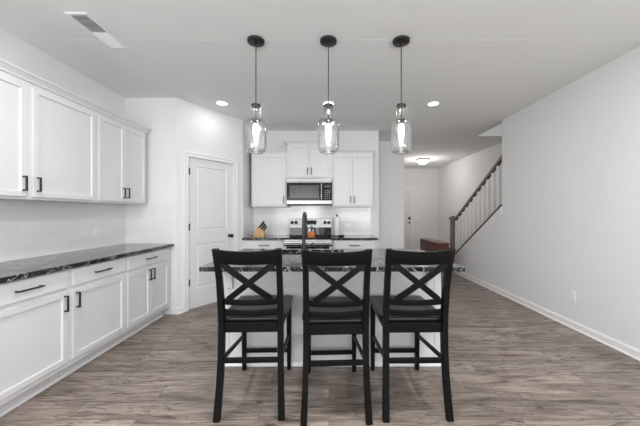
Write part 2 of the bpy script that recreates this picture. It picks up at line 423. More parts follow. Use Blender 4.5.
def cabinet(name, label, loc, rz, wd, depth, z0, z1, group, doors, drawer=None, toe=False, dl=.125, wl=.165, rev=.022, cat='cabinet', hz='top'):
    """local x along the front, back at y=0, front frame at y=-depth. doors: list of handle sides ('l' / 'r')"""
    t = thing(name, label, cat, loc, rz, group)
    bm = B()
    if toe:
        box(bm, 0, wd, -depth, -.002, .105, z1, .001, 1); box(bm, .001, wd-.001, -depth+.075, -.002, .001, .105)
        # shoe moulding at the toe board
        prism(bm, [(-depth+.075, .001), (-depth+.056, .001), (-depth+.060, .013), (-depth+.075, .02)], 'X', .001, wd-.001)
    else:
        box(bm, 0, wd, -depth, -.002, z0, z1, .001, 1)
    obj('body', bm, M_cab, t)
    yf = -depth-.0195
    if drawer:
        bm = B(); box(bm, rev, wd-rev, yf, yf+.019, drawer[0], drawer[1], .003)
        d = obj('drawer', bm, M_cab, t)
        obj('handle', pull(wd/2, (drawer[0]+drawer[1])/2, yf, wl, False), M_pull, d)
    dz0, dz1 = (.148, .698) if toe else (z0+.02, z1-.03)
    n = len(doors); gap = .004
    for i, s in enumerate(doors):
        a = rev + (wd-2*rev)*i/n + (gap/2 if i else 0); b = rev + (wd-2*rev)*(i+1)/n - (gap/2 if i < n-1 else 0)
        d = obj('door', shaker(a, b, dz0, dz1, yf), M_cab, t)
        hx = a+.03 if s == 'l' else b-.03
        hc = dz1-.085 if toe else dz0+.10
        obj('handle', pull(hx, hc, yf, dl, True), M_pull, d)
    return t
G1 = 'white base cabinets along the left wall'; G2 = 'white wall cabinets along the left wall'
Yc = [1.60, 2.232, 2.850, 3.62]
HALF = PI/2
cabinet('base_cabinet', 'white base cabinet nearest the camera, one drawer over a door, cut by the picture edge', (XL, Yc[0], 0), HALF, Yc[1]-Yc[0], .59, 0, .878, G1, ['r'], (.729, .868), True)
cabinet('base_cabinet', 'white single-door base cabinet in the middle of the left-hand run', (XL, Yc[1], 0), HALF, Yc[2]-Yc[1], .59, 0, .878, G1, ['l'], (.729, .868), True)
cabinet('base_cabinet', 'white two-door base cabinet at the far end of the left-hand run, next to the pantry', (XL, Yc[2], 0), HALF, Yc[3]-Yc[2], .59, 0, .878, G1, ['r', 'l'], (.729, .868), True)
ZU0, ZU1 = 1.415, 2.325
cabinet('wall_cabinet', 'white wall cabinet cut by the left picture edge, nearest the camera', (XL, Yc[0], 0), HALF, 2.197-Yc[0], .31, ZU0, ZU1, G2, ['r'], dl=.115)
cabinet('wall_cabinet', 'white single-door wall cabinet in the middle of the left-hand row', (XL, 2.197, 0), HALF, 2.835-2.197, .31, ZU0, ZU1, G2, ['l'], dl=.115)
cabinet('wall_cabinet', 'white two-door wall cabinet at the far end of the left-hand row', (XL, 2.835, 0), HALF, 3.602-2.835, .31, ZU0, ZU1, G2, ['r', 'l'], dl=.115)
# filler strip by the short wall
bm = B(); box(bm, XL+.002, XL+.588, 3.6215, YS-.016, .09, .878); struct('trim_6', bm, M_cab)
def crown_prof(p=.05, h=.058): return [(0, 0), (p*.25, 0), (p*.35, h*.25), (p*.8, h*.7), (p, h*.78), (p, h), (0, h)]
def crown(bm, path, nrm, z0, p=.05, h=.058):
    """mitred crown along open 2D path; outward = right-hand normals given per vertex"""
    pr = crown_prof(p, h); rings = []
    for (x, y), (nx, ny) in zip(path, nrm): rings.append([bm.verts.new((x+nx*u, y+ny*u, z0+v)) for u, v in pr])
    k = len(pr)
    for a, b in zip(rings, rings[1:]):
        for i in range(k): bm.faces.new((a[i], a[(i+1) % k], b[(i+1) % k], b[i]))
    bm.faces.new(rings[0]); bm.faces.new(rings[-1][::-1])
    return bm
xf = XL+.31
bm = crown(B(), [(xf, Yc[0]), (xf, 3.602), (XL+.003, 3.602)], [(1, 0), (1, 1), (0, 1)], ZU1+.0005)
tag(obj('crown_molding', bm, M_cab), 'long white crown molding topping the left-hand wall cabinets', 'molding')

# left worktop
def slab(bm, x0, x1, y0, y1, z0=.8795, z1=.914): return box(bm, x0, x1, y0, y1, z0, z1, .004, 2)
bm = slab(B(), XL+.001, -2.0, Yc[0]-.02, YS-.001)
tag(obj('worktop', bm, M_granite), 'long black granite worktop on the left-hand base cabinets', 'worktop')
# backsplash tiles
bm = B(); box(bm, XL+.001, XL+.009, Yc[0], YS-.001, .915, ZU0-.001)
tag(obj('backsplash', bm, M_tileY), 'white tile backsplash on the long left wall under the wall cabinets', 'backsplash')
bm = B(); box(bm, XL+.010, -2.035, YS-.009, YS-.001, .915, ZU0-.001)
tag(obj('backsplash', bm, M_tileX), 'white tile panel on the short wall at the far end of the left worktop', 'backsplash')

# ------------------------------------------------------------------ kitchen back wall
RC = -.330                       # centre of the range
G3 = 'white wall cabinets around the microwave'; G4 = 'white base cabinets beside the range'
X0B, X1B = PB.x+.002, .775
DB = .61
cabinet('base_cabinet', 'white base cabinet under the knife block, left of the range', (PB.x+.03, YB, 0), 0, RC-.384-(PB.x+.03), DB, 0, .878, G4, ['r', 'l'], (.729, .868), True)
cabinet('base_cabinet', 'white base cabinet under the paper towel roll, right of the range', (RC+.384, YB, 0), 0, X1B-.02-(RC+.384), DB, 0, .878, G4, ['r', 'l'], (.729, .868), True)
bm = B(); box(bm, PB.x+.001, PB.x+.029, YB-DB, YB-.002, .001, .878); struct('trim_7', bm, M_cab)
bm = slab(B(), PB.x+.001, RC-.383, YB-.65, YB-.001)
tag(obj('worktop', bm, M_granite), 'short black granite worktop under the knife block, left of the range', 'worktop')
bm = slab(B(), RC+.383, X1B+.01, YB-.65, YB-.001)
tag(obj('worktop', bm, M_granite), 'short black granite worktop under the paper towel roll, right of the range', 'worktop')
cabinet('wall_cabinet', 'white one-door wall cabinet left of the microwave, above the knife block', (-1.315, YB, 0), 0, RC-.384+1.315, .33, ZU0, ZU1, G3, ['r'], dl=.12)
cabinet('wall_cabinet', 'short raised white two-door wall cabinet directly above the microwave', (RC-.383, YB, 0), 0, .766, .345, 1.892, 2.475, G3, ['r', 'l'], dl=.12)
cabinet('wall_cabinet', 'white two-door wall cabinet right of the microwave, above the paper towel roll', (RC+.384, YB, 0), 0, .742-(RC+.384), .33, ZU0, ZU1, G3, ['r', 'l'], dl=.12)
yf = YB-.33
bm = crown(B(), [(-1.315, YB-.003), (-1.315, yf), (RC-.384, yf)], [(-1, 0), (-1, -1), (0, -1)], ZU1+.0005)
tag(obj('crown_molding', bm, M_cab), 'white crown molding on the wall cabinet left of the microwave', 'molding')
bm = crown(B(), [(RC+.384, yf), (.742, yf), (.742, YB-.003)], [(0, -1), (1, -1), (1, 0)], ZU1+.0005)
tag(obj('crown_molding', bm, M_cab), 'white crown molding on the wall cabinet right of the microwave', 'molding')
ym = YB-.345
bm = crown(B(), [(RC-.383, YB-.003), (RC-.383, ym), (RC+.383, ym), (RC+.383, YB-.003)], [(-1, 0), (-1, -1), (1, -1), (1, 0)], 2.4755)
tag(obj('crown_molding', bm, M_cab), 'white crown molding on the raised cabinet above the microwave', 'molding')
bm = B(); box(bm, PB.x+.010, X1B-.02, YB-.009, YB-.001, .915, ZU0-.001)
box(bm, RC-.38, RC+.38, YB-.009, YB-.001, ZU0-.001, 1.45)
tag(obj('backsplash', bm, M_tileX), 'white tile backsplash behind the range', 'backsplash')
bm = B(); box(bm, PB.x+.001, PB.x+.009, YB-.62, YB-.001, .915, ZU0-.001)
tag(obj('backsplash', bm, M_tileY), 'narrow white tile return on the side wall left of the knife block', 'backsplash')

# ------------------------------------------------------------------ range
rg = thing('range', 'stainless steel electric range with black glass cooktop below the microwave', 'stove', (RC, YB-.70, 0))
W2 = .379
bm = B(); box(bm, -W2, W2, .045, .68, .03, .895, .003)
for sx in (-.33, .33):
    for yy in (.1, .6): lathe(bm, [(.018, .0005), (.018, .03)], (sx, yy, 0), 12)
obj('body', bm, M_steel, rg)
bm = B(); box(bm, -W2-.001, W2+.001, .02, .60, .8955, .917, .005); ck = obj('cooktop', bm, M_glassblack, rg)
for (cx, cy, r) in ((-.19, .17, .11), (.19, .17, .085), (-.19, .44, .085), (.19, .44, .11)):
    bm = B(); lathe(bm, [(r, .9172), (r, .9178), (r-.006, .9178), (r-.006, .9172)], (cx, cy, 0), 40, closed=False); obj('burner_ring', bm, M_dgrey, ck)
# backguard: black lower part and steel console
bm = B(); prism(bm, [(.605, .917), (.685, .917), (.685, 1.21), (.640, 1.21), (.615, 1.06)], 'X', -.379, .379); bevel_all(bm, .004)
bgd = obj('backguard', bm, M_steel, rg)
bm = B(); prism(bm, [(.602, .9185), (.606, .9185), (.6145, 1.055), (.6105, 1.055)], 'X', -.372, .372); obj('lower_glass', bm, M_glassblack, bgd)
sl = math.atan2(.025, .15)
def console(bm):
    bmesh.ops.rotate(bm, verts=bm.verts, cent=(0, 0, 0), matrix=Matrix.Rotation(-sl, 3, 'X')); bmesh.ops.translate(bm, verts=bm.verts, vec=(0, .615, 1.06)); return bm
for kx in (-.33, -.26, .26, .33):
    bm = B(); lathe(bm, [(.031, -.0005), (.031, -.006), (.026, -.008), (.024, -.028), (.018, -.031)], (kx, 0, .08), 24, 'Y'); box(bm, kx-.003, kx+.003, -.034, -.029, .063, .097)
    obj('knob', console(bm), M_black, bgd, smooth=True)
bm = B(); box(bm, -.105, .105, -.004, -.0006, .045, .118, .002); dsp = obj('display', console(bm), M_glassblack, bgd)
bm = B()
for i in range(10): obj('button', console(box(B(), -.09+i*.018, -.08+i*.018, -.0055, -.0042, .06, .066)), M_slot, dsp)
# oven door
bm = B(); box(bm, -W2+.002, W2-.002, .002, .043, .20, .885, .006); od = obj('oven_door', bm, M_litsteel, rg)
bm = B(); box(bm, -.34, .34, -.002, .0018, .34, .785, .0015); obj('oven_window', bm, M_glassblack, od)
bm = B(); box(bm, -W2+.004, W2-.004, -.003, .0015, .787, .812, .001); obj('dark_band', bm, M_glassblack, od)
bm = B(); sweep(bm, [(-.355, -.05, .848), (.355, -.05, .848)], .021, .021, Vector((0, 0, 1)), 16)
for sx in (-.32, .32): box(bm, sx-.012, sx+.012, -.05, .003, .833, .857, .003)
obj('handle', bm, M_litsteel, od, smooth=True)
bm = B(); box(bm, -W2+.002, W2-.002, .004, .043, .045, .19, .006); dw = obj('storage_drawer', bm, M_steel, rg)

# ------------------------------------------------------------------ microwave
mw = thing('microwave', 'stainless steel over-the-range microwave with dark glass door', 'microwave', (RC, YB-.40, 1.447))
mh = .442
bm = B(); box(bm, -W2, W2, .03, .388, 0, mh, .003); obj('body', bm, M_dgrey, mw)
bm = B(); box(bm, -W2, W2, -.004, .029, mh-.072, mh-.001, .004); vg = obj('vent_panel', bm, M_steel, mw)
bm = B()
for i in range(26): box(bm, -.34+i*.027, -.322+i*.027, -.0052, -.0035, mh-.058, mh-.05)
obj('vent_slot', bm, M_dgrey, vg)
bm = B(); box(bm, -W2, .225, -.006, .029, .078, mh-.075, .004); dr = obj('door', bm, M_glassblack, mw)
bm = B(); box(bm, -.33, .165, -.0085, -.0055, .115, mh-.115, .003)
obj('window', bm, varied('mesh_window', (.06, .06, .06), (.09, .09, .09), 90, .15), dr)
bm = B(); sweep(bm, [(.205, -.042, .095), (.205, -.042, mh-.09)], .012, .012, Vector((1, 0, 0)), 14)
for z in (.12, mh-.115): box(bm, .196, .214, -.042, -.005, z-.01, z+.01, .002)
obj('handle', bm, M_steel, dr, smooth=True)
bm = B(); box(bm, .228, W2, -.006, .029, .078, mh-.075, .004); cp = obj('control_panel', bm, M_glassblack, mw)
bm = B()
for i in range(3):
    for j in range(5): box(bm, .255+i*.035, .277+i*.035, -.0075, -.0058, .10+j*.032, .116+j*.032)
obj('keypad', bm, M_slot, cp)
bm = B(); box(bm, .25, .355, -.0075, -.0058, .285, .33); obj('display', bm, M_dgrey, cp)
bm = B(); box(bm, -W2, W2, -.004, .029, .012, .075, .004); obj('lower_trim', bm, M_steel, mw)
bm = B(); box(bm, -.10, .10, .24, .34, -.004, -.0005); obj('cooktop_lamp', bm, M_plastic, mw)
area('microwave_lamp', (RC, YB-.13, 1.435), (0, 0, 0), .22, .1, .13)

# ------------------------------------------------------------------ things on the back worktops
ZT = .9145
kb = tag(obj('knife_block', bevel_all(prism(B(), [(0, 0), (.18, 0), (.185, .085), (.072, .168)], 'Y', -.055, .055), .003), M_beech, loc=(-1.265, 4.78, ZT)),
         'light wood knife block on the worktop left of the range', 'knife block')
fdir = Vector((.113, 0, -.083)).normalized(); kd = Vector((.592, 0, .806))
def knife_bm(hl, r):
    bm = B(); sweep(bm, [kd*.004, kd*.02, kd*(hl*.55), kd*hl*.92, kd*hl], [r*.8, r*.8, r, r*1.05, r*.6], [.011, .012, .014, .016, .010], Vector((0, 1, 0)), 10); return bm
KL = 'black-handled kitchen knife standing in the wooden knife block'
knife0 = None; i = 0
for s, yy, hl in ((.22, -.03, .105), (.22, .0, .115), (.22, .03, .105), (.52, -.03, .09), (.52, 0, .095), (.52, .03, .09), (.8, -.015, .075), (.8, .018, .075)):
    p = Vector((-1.265+.072, 4.78, ZT+.168)) + fdir*s*.1402 + Vector((0, yy, 0)) + Vector((.592, 0, .806))*.0005
    k = obj('kitchen_knife', knife_bm(hl*1.15, .0105), M_black, loc=p, smooth=True)
    tag(k, KL, 'knife', 'knives in the wooden block')
# paper towel holder and its roll
PX, PY = .137, 4.86
bm = B(); lathe(bm, [(.078, 0), (.078, .008), (.07, .012), (.008, .014), (.008, .335), (.005, .338), (.016, .346), (.019, .357), (.014, .368), (.004, .372)], (0, 0, 0), 32)
hld = tag(obj('towel_holder', bm, M_black, loc=(PX, PY, ZT), smooth=True), 'black paper towel holder with a round finial, right of the range', 'paper towel holder')
bm = B(); lathe(bm, [(.0105, .0145), (.048, .0145), (.0495, .017), (.0495, .322), (.048, .325), (.0105, .325), (.0105, .0145)], (0, 0, 0), 36, closed=False)
tag(obj('paper_towel_roll', bm, M_paper, loc=(PX, PY, ZT), smooth=True), 'slim white paper towel roll on the black holder', 'paper towel')
bm = B(); lathe(bm, [(.02, 0), (.033, .002), (.045, .012), (.052, .03), (.050, .034), (.046, .030), (.038, .012), (.002, .008)], (0, 0, 0), 28)
tag(obj('dark_bowl', bm, M_black, loc=(.205, 4.66, ZT), smooth=True), 'small dark bowl at the foot of the paper towel holder', 'bowl')
# orange caddy with shakers on the cooktop
CX, CY, CZ = -.305, 4.88, .9185
bm = B(); box(bm, -.062, .062, -.035, .035, 0, .006, .002)
for a in ((-.062, -.057, -.035, .035), (.057, .062, -.035, .035), (-.057, .057, -.035, -.030), (-.057, .057, .030, .035)): box(bm, *a, .004, .075, .001)
cad = tag(obj('orange_caddy', bm, M_orange, loc=(CX, CY, CZ)), 'small orange caddy holding shakers on the black cooktop', 'caddy')
for nm, lb, x, h, m, cap in (('salt_shaker', 'white shaker at the left of the orange caddy', -.03, .14, M_plastic, M_steel),
                             ('pepper_shaker', 'grey shaker at the right of the orange caddy', .032, .135, M_steel, M_dgrey)):
    t = thing(nm, lb, 'shaker', (CX+x, CY, CZ+.0065))
    bm = B(); lathe(bm, [(.02, 0), (.022, .004), (.022, h*.75), (.018, h*.82)], (0, 0, 0), 20); obj('jar', bm, m, t, smooth=True)
    bm = B(); lathe(bm, [(.0185, h*.821), (.0185, h*.95), (.012, h)], (0, 0, 0), 20); obj('lid', bm, cap, t, smooth=True)
t = thing('dark_bottle', 'dark bottle between the two shakers in the orange caddy', 'bottle', (CX+.001, CY+.012, CZ+.0065))
bm = B(); lathe(bm, [(.006, .0), (.0085, .003), (.0085, .08), (.005, .1), (.005, .125)], (0, 0, 0), 16); obj('glass', bm, M_dgrey, t, smooth=True)
bm = B(); lathe(bm, [(.0065, .1255), (.0085, .13), (.0085, .165), (.004, .168)], (0, 0, 0), 16); obj('cap', bm, M_black, t, smooth=True)

# ------------------------------------------------------------------ island
IX0, IX1, IY0, IY1 = -.905, .955, 2.44, 3.12
isl = thing('kitchen_island', 'white kitchen island behind the three black stools', 'island', (.025, 2.78, 0))
def lc(bm): bmesh.ops.translate(bm, verts=bm.verts, vec=(-.025, -2.78, 0)); return bm
SX0, SX1, SY0, SY1 = -.61, .15, 2.70, 3.06
bm = B()
box(bm, IX0, IX1, IY0, IY0+.16, .001, .878, .002); box(bm, IX0, IX1, IY1-.04, IY1, .09, .878, .002)
box(bm, IX0, SX0-.04, IY0+.16, IY1-.04, .09, .878); box(bm, SX1+.04, IX1, IY0+.16, IY1-.04, .09, .878)
box(bm, SX0-.04, SX1+.04, IY0+.16, IY1-.04, .09, .6); box(bm, IX0+.01, IX1-.01, IY0+.16, IY1-.07, .001, .09)
obj('body', lc(bm), M_cab, isl)
for a, b in ((IX0-.006, IX0+.05), (IX1-.05, IX1+.006)): obj('corner_post', lc(box(B(), a, b, IY0-.006, IY0-.0005, .02, .877, .002)), M_cab, isl)
bm = B(); prism(bm, [(IY0-.0005-u, v+.001) for u, v in base_profile(.032, .008)], 'X', IX0-.012, IX1+.012)
obj('base_molding', lc(bm), M_trim, isl)
def corbel(x):
    bm = B(); p = [(IY0-.007, .877), (IY0-.20, .877), (IY0-.20, .855)]
    for k in range(9):
        a = k/8*PI/2; p.append((IY0-.20+.02+.15*math.sin(a), .84-.17*(1-math.cos(a))))
    p += [(IY0-.007, .66)]
    prism(bm, p, 'X', x-.025, x+.025); bevel_all(bm, .003); return lc(bm)
for x in (IX0+.06, IX1-.10): obj('corbel', corbel(x), M_cab, isl)
# island worktop with the sink cut-out
TX0, TX1, TY0, TY1 = -.952, .998, 2.08, 3.155
bm = B()
xs = [TX0, SX0, SX1, TX1]; ys = [TY0, SY0, SY1, TY1]
vt = {}
for k, z in enumerate((.8795, .914)):
    for i, x in enumerate(xs):
        for j, y in enumerate(ys): vt[i, j, k] = bm.verts.new((x, y, z))
for i in range(3):
    for j in range(3):
        if (i, j) == (1, 1): continue
        bm.faces.new([vt[i, j, 1], vt[i+1, j, 1], vt[i+1, j+1, 1], vt[i, j+1, 1]]); bm.faces.new([vt[i, j, 0], vt[i, j+1, 0], vt[i+1, j+1, 0], vt[i+1, j, 0]])
def wl(a, b): bm.faces.new([vt[(*a, 0)], vt[(*b, 0)], vt[(*b, 1)], vt[(*a, 1)]])
for i in range(3): wl((i, 0), (i+1, 0)); wl((i, 3), (i+1, 3)); wl((0, i), (0, i+1)); wl((3, i), (3, i+1))
wl((1, 1), (2, 1)); wl((1, 2), (2, 2)); wl((1, 1), (1, 2)); wl((2, 1), (2, 2))
bmesh.ops.recalc_face_normals(bm, faces=bm.faces); bevel_all(bm, .004)
tag(obj('worktop', bm, M_granite), 'wide black granite top of the kitchen island with white veins', 'worktop')
bm = B()
a, b, c, d = SX0-.012, SX1+.012, SY0-.012, SY1+.012
box(bm, a, b, c, d, .66, .665)
box(bm, a, a+.004, c, d, .665, .878); box(bm, b-.004, b, c, d, .665, .878); box(bm, a+.004, b-.004, c, c+.004, .665, .878); box(bm, a+.004, b-.004, d-.004, d, .665, .878)
snk = thing('sink', 'steel sink set into the island top behind the faucet', 'sink', ((a+b)/2, (c+d)/2, .66))
bmesh.ops.translate(bm, verts=bm.verts, vec=(-(a+b)/2, -(c+d)/2, -.66)); obj('basin', bm, M_steel, snk)
bm = B(); lathe(bm, [(.045, .0052), (.045, .008), (.03, .006), (.004, .0055)], (0, 0, 0), 24); obj('drain', bm, M_dgrey, snk, smooth=True)
# faucet (gooseneck arcs away from the camera, over the sink)
fx, fy = -.232, 2.62
fc = thing('faucet', 'tall matte black gooseneck faucet on the island', 'faucet', (fx, fy, .9145))
bm = B(); lathe(bm, [(.028, 0), (.028, .006), (.024, .012), (.018, .016), (.018, .12), (.016, .125)], (0, 0, 0), 24); obj('base', bm, M_black, fc, smooth=True)
pth = [(0, 0, .1255), (0, 0, .28)] + [(0, .09-.09*math.cos(k/12*PI), .30+.09*math.sin(k/12*PI)) for k in range(13)] + [(0, .18, .27)]
bm = B(); sweep(bm, pth, .0165, .0165, Vector((1, 0, 0)), 16); obj('spout', bm, M_black, fc, smooth=True)
bm = B(); lathe(bm, [(.018, .2695), (.02, .25), (.02, .18), (.017, .17)], (0, .18, 0), 20); obj('spray_head', bm, M_black, fc, smooth=True)
bm = B(); sweep(bm, [(.0185, 0, .08), (.04, 0, .083), (.09, 0, .12)], .007, .007, Vector((0, 1, 0)), 10); obj('lever', bm, M_black, fc, smooth=True)

# ------------------------------------------------------------------ counter stools
def back_y(z):               # side curve of the rear legs (centre line)
    P = [(0, -.288), (.15, -.265), (.30, -.246), (.45, -.235), (.62, -.232), (.75, -.25), (.9, -.28), (1.0, -.312), (1.095, -.345)]
    for (z0, y0), (z1, y1) in zip(P, P[1:]):
        if z <= z1: 
            t = (z-z0)/(z1-z0); return y0+(y1-y0)*t
    return P[-1][1]
HX, FXW = .190, .186
def stool(label, loc):
    t = thing('counter_stool', label, 'stool', loc, 0, 'black counter stools at the island')
    for s in (-1, 1):
        zs = [0.0005, .1, .2, .3, .4, .5, .6, .7, .8, .9, 1.0, 1.09]
        wd = [.0185 if z > .1 else .0205 for z in zs]; th = [.019+.006*math.sin(min(z/.6, 1)*PI/2) if z < .65 else .025-.012*(z-.65)/.45 for z in zs]
        bm = sweep(B(), [(s*(HX+.013*max(0, 1-z/.45)**1.5), back_y(z), z) for z in zs], wd, th, Vector((1, 0, 0))); bevel_all(bm, .004); obj('leg', bm, M_chair, t)
    for s in (-1, 1):
        bm = sweep(B(), [(s*FXW, .298, .0005), (s*FXW, .293, .3), (s*FXW, .286, .584)], [.016, .018, .020], [.016, .018, .020], Vector((1, 0, 0))); bevel_all(bm, .004); obj('leg', bm, M_chair, t)
    def bow(z0, z1, depth, dip, hw, th=.011, n=12):
        bm = B(); R = []
        for i in range(n+1):
            u = -1+2*i/n; k = 1-u*u; x = u*hw
            R.append([bm.verts.new((x, back_y(zz)-depth*k+dy, zz-dip*k*dd)) for zz, dy, dd in ((z0, -th, .35), (z1, -th, 1), (z1, th, 1), (z0, th, .35))])
        for a, b in zip(R, R[1:]):
            for i in range(4): bm.faces.new((a[i], a[(i+1) % 4], b[(i+1) % 4], b[i]))
        bm.faces.new(R[0][::-1]); bm.faces.new(R[-1]); bmesh.ops.recalc_face_normals(bm, faces=bm.faces); bevel_all(bm, .003)
        return bm
    obj('top_rail', bow(.998, 1.092, .034, .014, HX+.021, .014), M_chair, t, smooth=True)
    obj('back_rail', bow(.722, .762, .022, .006, HX-.019), M_chair, t, smooth=True)
    obj('back_rail', bow(.648, .690, .020, .004, HX-.019), M_chair, t, smooth=True)
    # crossed braces
    for s in (-1, 1):
        pts = []
        for i in range(9):
            u = i/8; x = s*(-.166+.302*u); z = 1.002-.240*u; k = 1-(x/.2)**2
            pts.append((x, back_y(z)-.034*k-.004+s*.002, z))
        bm = sweep(B(), pts, .0085, .019, Vector((0, 1, 0))); bevel_all(bm, .0025)
        obj('cross_brace', bm, M_chair, t)
    # saddle seat
    bm = B(); nx, ny = 12, 12; top = {}; bot = {}
    for i in range(nx+1):
        for j in range(ny+1):
            u, v = -1+2*i/nx, j/ny
            hw = .176+.046*min(v/.12, 1) if v < .12 else .222-.004*v
            y = -.205+.525*v; x = u*hw
            if j == ny: y -= .012*u*u
            sag = -.012*(1-u**4)*math.sin(PI*min(1, v*1.02))
            top[i, j] = bm.verts.new((x, y, .617+sag)); bot[i, j] = bm.verts.new((x, y, .587))
    for i in range(nx):
        for j in range(ny):
            bm.faces.new((top[i, j], top[i+1, j], top[i+1, j+1], top[i, j+1])); bm.faces.new((bot[i, j], bot[i, j+1], bot[i+1, j+1], bot[i+1, j]))
    for i in range(nx):
        for j in (0, ny): bm.faces.new((top[i, j], bot[i, j], bot[i+1, j], top[i+1, j]))
    for j in range(ny):
        for i in (0, nx): bm.faces.new((top[i, j], bot[i, j], bot[i, j+1], top[i, j+1]))
    bmesh.ops.recalc_face_normals(bm, faces=bm.faces); bevel_all(bm, .005, 1.0)
    obj('seat', bm, M_seat, t, smooth=True)
    # aprons
    bm = B(); box(bm, -HX+.0195, HX-.0195, -.243, -.222, .536, .600, .003); obj('apron', bm, M_chair, t)
    bm = B(); box(bm, -FXW+.021, FXW-.021, .277, .297, .53, .585, .003); obj('apron', bm, M_chair, t)
    for s in (-1, 1):
        bm = sweep(B(), [(s*(HX-.006), -.205, .557), (s*(FXW-.002), .264, .557)], .010, .028, Vector((1, 0, 0))); bevel_all(bm, .003); obj('apron', bm, M_chair, t)
    # stretchers
    bm = B(); box(bm, -HX+.0195, HX-.0195, back_y(.37)-.011, back_y(.37)+.011, .341, .373, .003); obj('stretcher', bm, M_chair, t)
    bm = B(); box(bm, -FXW+.018, FXW-.018, .284, .306, .145, .178, .003); obj('stretcher', bm, M_chair, t)
    for s in (-1, 1):
        bm = sweep(B(), [(s*HX, back_y(.37)+.026, .357), (s*FXW, .276, .295)], .009, .014, Vector((1, 0, 0))); bevel_all(bm, .003); obj('stretcher', bm, M_chair, t)
    return t
st = stool('black cross-back wooden counter stool at the left end of the island', (-.512, 2.082, 0))
st.rotation_euler.z = .03
dup(st, (.034, 2.045, 0), .045, 'black cross-back wooden counter stool in the middle, between the other two stools')
dup(st, (.555, 2.078, 0), .016, 'black cross-back wooden counter stool at the right end, nearest the stair wall')

# ------------------------------------------------------------------ pendants
def pendant(label, loc, glow):
    t = thing('pendant_lamp', label, 'pendant lamp', loc, 0, 'glass pendants over the island')
    # local z = 0 at the ceiling
    bm = B(); lathe(bm, [(.002, -.026), (.064, -.026), (.071, -.022), (.073, -.004), (.069, -.0005), (.01, -.0005)], (0, 0, 0), 40); cn = obj('canopy', bm, M_bronze, t, smooth=True)
    bm = B(); lathe(bm, [(.011, -.0265), (.011, -.038), (.005, -.042)], (0, 0, 0), 16); obj('collar', bm, M_bronze, cn, smooth=True)
    bm = B(); lathe(bm, [(.0045, -.0425), (.0045, -.543)], (0, 0, 0), 12); obj('rod', bm, M_bronze, t, smooth=True)
    bm = B(); lathe(bm, [(.006, -.5435), (.016, -.546), (.038, -.556), (.041, -.566), (.041, -.578), (.012, -.58)], (0, 0, 0), 28); obj('cap', bm, M_bronze, t, smooth=True)
    bm = B(); lathe(bm, [(.005, -.5805), (.005, -.672), (.014, -.676), (.040, -.686), (.042, -.694), (.02, -.70), (.02, -.716), (.015, -.718)], (0, 0, 0), 24); obj('socket', bm, M_bronze, t, smooth=True)
    bm = B(); lathe(bm, [(.006, -.7185), (.016, -.722), (.025, -.74), (.028, -.77), (.025, -.81), (.018, -.855), (.010, -.89), (.002, -.905)], (0, 0, 0), 20); obj('bulb', bm, M_bulb, t, smooth=True)
    prof = [(.0425, -.582), (.0425, -.652), (.046, -.665), (.06, -.676), (.080, -.692), (.089, -.71), (.092, -.732), (.092, -.915), (.087, -.945), (.074, -.966), (.058, -.976)]
    inner = [(r-.003, z) for r, z in prof[::-1]]
    bm = B(); lathe(bm, prof+inner+prof[:1], (0, 0, 0), 48, closed=False); obj('glass_shade', bm, M_glass, t, smooth=True)
    return t
YP = 2.446
pz = [(-.629, 'clear glass bottle-shaped pendant hanging at the left, nearest the pantry door'), (-.005, 'clear glass bottle-shaped pendant hanging in the middle, in front of the microwave'), (.622, 'clear glass bottle-shaped pendant hanging at the right, nearest the stairs')]
p0 = pendant(pz[0][1], (pz[0][0], YP, H), 1)
for x, lb in pz[1:]: dup(p0, (x, YP, H), 0, lb)
for i, (x, lb) in enumerate(pz): point('pendant_light' + ('.%03d' % i if i else ''), (x, YP, H-.94), .35, .02)

# ------------------------------------------------------------------ recessed downlights
def downlight(label, loc):
    t = thing('recessed_downlight', label, 'ceiling light', loc, 0, 'recessed ceiling lights')
    bm = B(); lathe(bm, [(.066, -.0005), (.088, -.0005), (.088, -.006), (.078, -.009), (.066, -.005), (.066, -.0005)], (0, 0, 0), 36, closed=False); obj('trim_ring', bm, M_trim, t, smooth=True)
    bm = B(); lathe(bm, [(.002, -.0005), (.0655, -.0005), (.0655, -.004), (.002, -.005)], (0, 0, 0), 36); obj('lens', bm, M_lampglow, t, smooth=True)
    return t
dlx = [(-1.45, 3.85, 'round recessed ceiling light in front of the pantry door wall'), (-.005, 3.86, 'round recessed ceiling light behind the middle pendant'), (1.42, 3.87, 'round recessed ceiling light on the right, towards the stairs')]
q0 = downlight(dlx[0][2], (dlx[0][0], dlx[0][1], H))
for x, y, lb in dlx[1:]: dup(q0, (x, y, H), 0, lb)
for i, (x, y, lb) in enumerate(dlx): area('downlight_glow' + ('.%03d' % i if i else ''), (x, y, H-.012), (0, 0, 0), .12, .12, 1.0, shape='DISK')

# ------------------------------------------------------------------ hall flush light
fl = thing('flush_ceiling_light', 'lit glass bowl ceiling light in the far hall', 'ceiling light', (2.59, 7.84, H))
bm = B(); lathe(bm, [(.05, -.0005), (.165, -.0005), (.178, -.015), (.178, -.03), (.16, -.036), (.05, -.034)], (0, 0, 0), 40); obj('pan', bm, M_steel, fl, smooth=True)
bm = B(); lathe(bm, [(.155, -.0365), (.158, -.055), (.142, -.09), (.11, -.12), (.065, -.138), (.012, -.143)], (0, 0, 0), 40); obj('glass_bowl', bm, M_bowl, fl, smooth=True)
bm = B(); lathe(bm, [(.012, -.1435), (.016, -.15), (.01, -.163), (.003, -.167)], (0, 0, 0), 16); obj('finial', bm, M_steel, fl, smooth=True)
point('hall_light', (2.59, 7.84, H-.36), 11, .12, (1, .95, .91))
point('stairwell_fill', (3.25, 4.6, 3.9), 5, .15)  # unseen lamp added to brighten the stairwell

